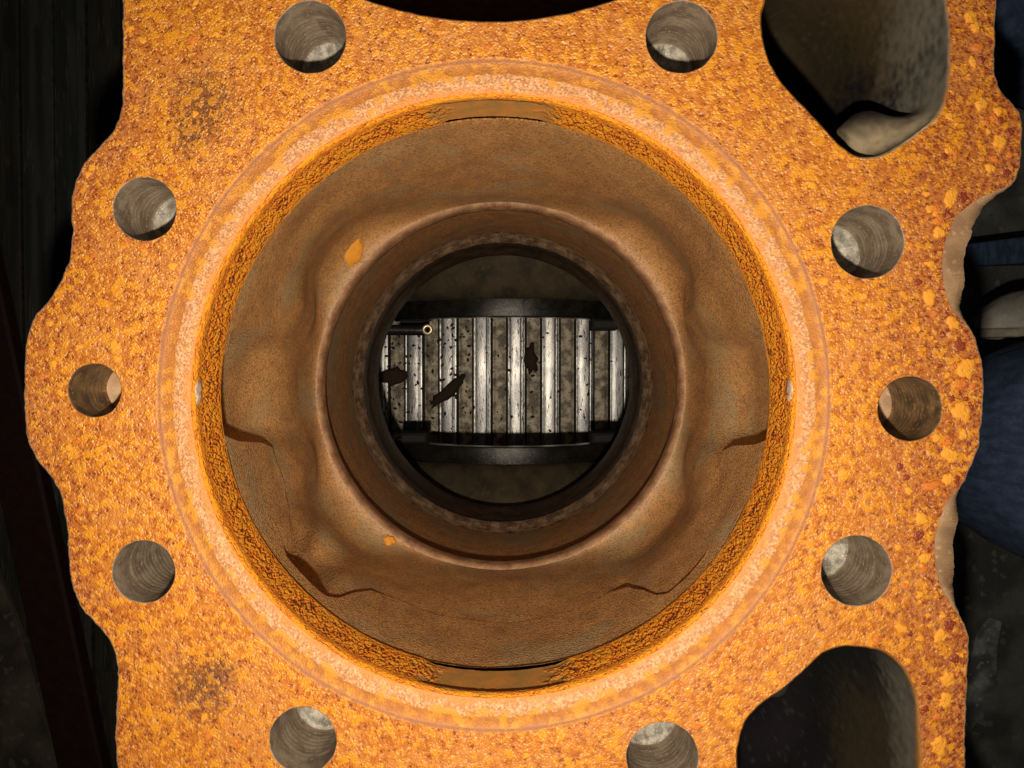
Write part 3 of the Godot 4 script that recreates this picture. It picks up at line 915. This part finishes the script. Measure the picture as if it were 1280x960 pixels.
# ------------------------------------------------------------------ what lies under and beside it
func build_floor(alu: Material, dull: Material) -> Node3D:
	var floor := Node3D.new()
	floor.name = "floor"
	floor.set_meta("kind", "structure")
	add_child(floor, true)
	part("floor_sheet", box(Vector3(-1100, FLOOR_Y - 30, -800), Vector3(1100, FLOOR_Y - 11, 800)), mat(Color(0.02, 0.02, 0.02), 0.8), floor)
	# ribbed aluminium decking under the block: raised ribs, dull troughs
	for k in 10:
		var x := -160.2 + 32.9 * k
		var prof := [[-8.8, -14], [-8.8, -0.7], [-8.3, -0.2], [-6.9, -0.1], [-6.6, -0.6], [-6.3, -0.08], [-3, 0.1], [0, 0.2], [3, 0.1], [4.6, 0.0], [4.9, -0.6], [5.3, -0.05], [6.6, -0.15], [6.9, -0.7], [7.9, -0.3], [8.8, -0.9], [8.8, -14]]
		part("rib", grid(prof.size() - 1, 30, func(i: int, j: int):
			return Vector3(x + prof[i][0] - 0.2 * j / 30.0, FLOOR_Y + prof[i][1], lerpf(-150, 150, j / 30.0)), false, false), alu, floor)
		part("trough", grid(6, 30, func(i: int, j: int):
			return Vector3(x + 16.4 + (i - 3) * 2.1, FLOOR_Y - 7.0 + (0.8 if i in [2, 4] else 0.0), lerpf(-150, 150, j / 30.0)), false, false), dull, floor)
	var scale := mat(Color(0.045, 0.022, 0.012), 0.85)
	var bits := [[-62.0, 19.0, 22.0, 5.5, 0.72, "long diagonal dark flake of rust on the ribbed floor"], [18.5, -12.0, 6.0, 13.5, 0.1, "upright dark clot of rust between two ribs right of the middle"], [-111.0, 4.0, 14.0, 8.0, 0.2, "dark flake of rust at the left edge of the ribbed floor"]]
	for b in bits:
		var f := single("rust_flake", flake(Vector2(b[2], b[3]), 3.0, 300 + int(b[2])), scale, b[5], "rust flake", "rust flakes lying on the ribbed floor")
		f.position = Vector3(b[0], FLOOR_Y + 1.0, b[1]) * MM
		f.rotation.y = b[4]
	var grit := MultiMesh.new()
	grit.transform_format = MultiMesh.TRANSFORM_3D
	grit.mesh = flake(Vector2(1.4, 0.9), 0.5, 77)
	grit.instance_count = 260
	for k in 260:
		var b := Basis(Vector3.UP, rng.randf() * TAU).scaled(Vector3.ONE * rng.randf_range(0.35, 1.5))
		var left := rng.randf() < 0.6
		grit.set_instance_transform(k, Transform3D(b, Vector3(rng.randf_range(-130.0, -40.0 if left else 130.0), FLOOR_Y + 0.1, rng.randf_range(-60.0, 60.0)) * MM))
	var gm := MultiMeshInstance3D.new()
	gm.name = "rust_grit"
	gm.multimesh = grit
	gm.material_override = scale
	gm.set_meta("kind", "stuff")
	floor.add_child(gm, true)
	return floor

func build_surroundings(floor: Node3D) -> void:
	# dark boards left of the block, running away from it side by side
	var board := mottled(111, Color8(56, 60, 60), Color8(88, 90, 87), Color8(120, 120, 114), 0.75, 0.0, 160.0, 2.0, Vector2(2.6, 0.2))
	var board2 := mottled(113, Color8(52, 52, 50), Color8(84, 78, 68), Color8(110, 104, 92), 0.75, 0.0, 150.0, 2.0, Vector2(2.6, 0.2))
	var x := -700.0
	var k := 0
	while x < -262.0:
		var w := 30.0 + 6.0 * rng.randf()
		part("board", box(Vector3(x, FLOOR_Y - 20, -620), Vector3(x + w - 1.8, FLOOR_Y - 1.0 - 2.0 * rng.randf(), 620), 1.2), board if k % 3 else board2, floor)
		x += w
		k += 1
	var slab := mottled(115, Color8(88, 78, 66), Color8(128, 116, 100), Color8(150, 140, 124), 0.85, 0.0, 240.0, 1.5)
	var sheet := PackedVector2Array([Vector2(-900, 100), Vector2(-560, 100), Vector2(-500, 180), Vector2(-452, 330), Vector2(-420, 520), Vector2(-900, 520)])
	var mat_obj := single("ground_sheet", skirt(loop(Array(sheet), 6.0), [Vector2(0, -8), Vector2(0, -1), Vector2(-1.5, 0)], true), slab, "dull grey dusty sheet lying flat at the lower left, left of the red bar", "sheet")
	mat_obj.position = Vector3(0, FLOOR_Y + 3.0, 0) * MM
	var top := part("sheet_top", flat_mesh([offset_loop(loop(Array(sheet), 6.0), -1.5)], 0.0), slab, mat_obj)
	top.position = Vector3.ZERO
	var bar := single("steel_bar", box(Vector3(-21, 0, -420), Vector3(21, 16, 420), 2.5), mottled(117, Color8(46, 14, 10), Color8(68, 20, 14), Color8(90, 36, 26), 0.7, 0.0, 70.0, 1.5), "dark red painted steel bar slanting over the boards at the left", "steel bar")
	bar.position = Vector3(-445, FLOOR_Y + 5.0, 190) * MM
	bar.rotation.y = atan2(112.0, 560.0)
	# ground on the right
	var ground := mottled(119, Color8(98, 100, 96), Color8(146, 148, 142), Color8(160, 160, 156), 0.85, 0.0, 260.0, 1.5)
	var slab_r := part("concrete", box(Vector3(262, FLOOR_Y - 20, -620), Vector3(1000, FLOOR_Y, 620), 1.0), ground, floor)
	var spill := part("paint_patch", flake(Vector2(16, 62), 0.8, 402), mottled(121, Color8(120, 122, 120), Color8(214, 216, 214), Color8(230, 230, 228), 0.8, 0.0, 120.0, 1.0), slab_r)
	spill.position = Vector3(452, FLOOR_Y, 300) * MM
	spill.rotation.y = -0.2

	# the person kneeling on the right: only the jeans and one boot reach into the picture
	var who := thing("person", "person kneeling right of the block, blue jeans and one dark grey boot in sight", "person", Vector3(260, -430, 40))
	var denim := mottled(123, Color8(52, 70, 106), Color8(84, 106, 146), Color8(112, 134, 172), 0.85, 0.0, 36.0, 2.5, Vector2(1.6, 0.5))
	var leather := mottled(125, Color8(190, 182, 172), Color8(240, 232, 220), Color8(250, 246, 240), 0.4, 0.0, 60.0, 1.5)
	var o := Vector3(-260, 430, -40)
	var leg := func(pts: Array) -> ArrayMesh:
		var moved := []
		for q: Vector4 in pts:
			moved.append(Vector4(q.x + o.x, q.y + o.y, q.z + o.z, q.w))
		return tube(moved, 48, Vector3.ONE, 5.0, 60, 0.7)
	part("jeans_leg", leg.call([Vector4(250, -236, 44, 1), Vector4(252, -236, 44, 24), Vector4(258, -236, 44, 40), Vector4(270, -236, 43, 53), Vector4(290, -234, 43, 62), Vector4(320, -230, 42, 66), Vector4(400, -220, 40, 74), Vector4(520, -206, 34, 84), Vector4(560, -200, 30, 1)]), denim, who)
	part("jeans_leg", leg.call([Vector4(252, -240, -258, 1), Vector4(255, -240, -257, 30), Vector4(262, -240, -255, 52), Vector4(280, -238, -252, 70), Vector4(320, -232, -246, 80), Vector4(410, -214, -220, 88), Vector4(520, -200, -180, 94), Vector4(560, -196, -160, 1)]), denim, who)
	part("jeans_fold", leg.call([Vector4(300, -420, -90, 1), Vector4(306, -420, -90, 5), Vector4(350, -420, -92, 8), Vector4(450, -416, -100, 12), Vector4(480, -416, -102, 1)]), denim, who)
	var boot := part("boot", boot_shape(o), leather, who)
	part("sole", boot_sole(o), mottled(127, Color8(150, 140, 120), Color8(196, 186, 166), Color8(220, 210, 190), 0.7, 0.0, 30.0, 1.5), boot)

# a boot lying on its side, toe to the left, sole towards the viewer's feet
func boot_shape(o: Vector3) -> ArrayMesh:
	return grid(40, 30, func(i: int, j: int):
		var t := j / 30.0
		var an := TAU * i / 40.0
		var x := 310.0 + 170.0 * t
		var high := 40.0 * pow(smooth(-0.015, 0.3, t), 0.5) + 14.0 * smooth(0.3, 1.0, t)
		var z := sin(an) * high * (1.0 if sin(an) < 0.0 else 0.25)
		var y := cos(an) * 42.0 * pow(smooth(-0.015, 0.26, t), 0.5)
		var cap := 2.2 * (1.0 - smooth(0.16, 0.185, t))
		return Vector3(x, -330.0 + y * 0.9 + cap * cos(an), -31.0 + z * 0.72 + cap * minf(0.0, sin(an))) + o, true, true)

func boot_sole(o: Vector3) -> ArrayMesh:
	return grid(40, 5, func(i: int, j: int):
		var an := TAU * i / 40.0
		var c := Vector2(cos(an), sin(an))
		var out: float = [0.9, 1.0, 1.02, 1.02, 1.0, 0.9][j]
		var z: float = [-31.0, -31.0, -30.0, -26.0, -25.0, -25.0][j]
		return Vector3(392.0 + c.x * 80.0 * out, -330.0 + c.y * 41.0 * out, z + 1.0) + o, true, true)
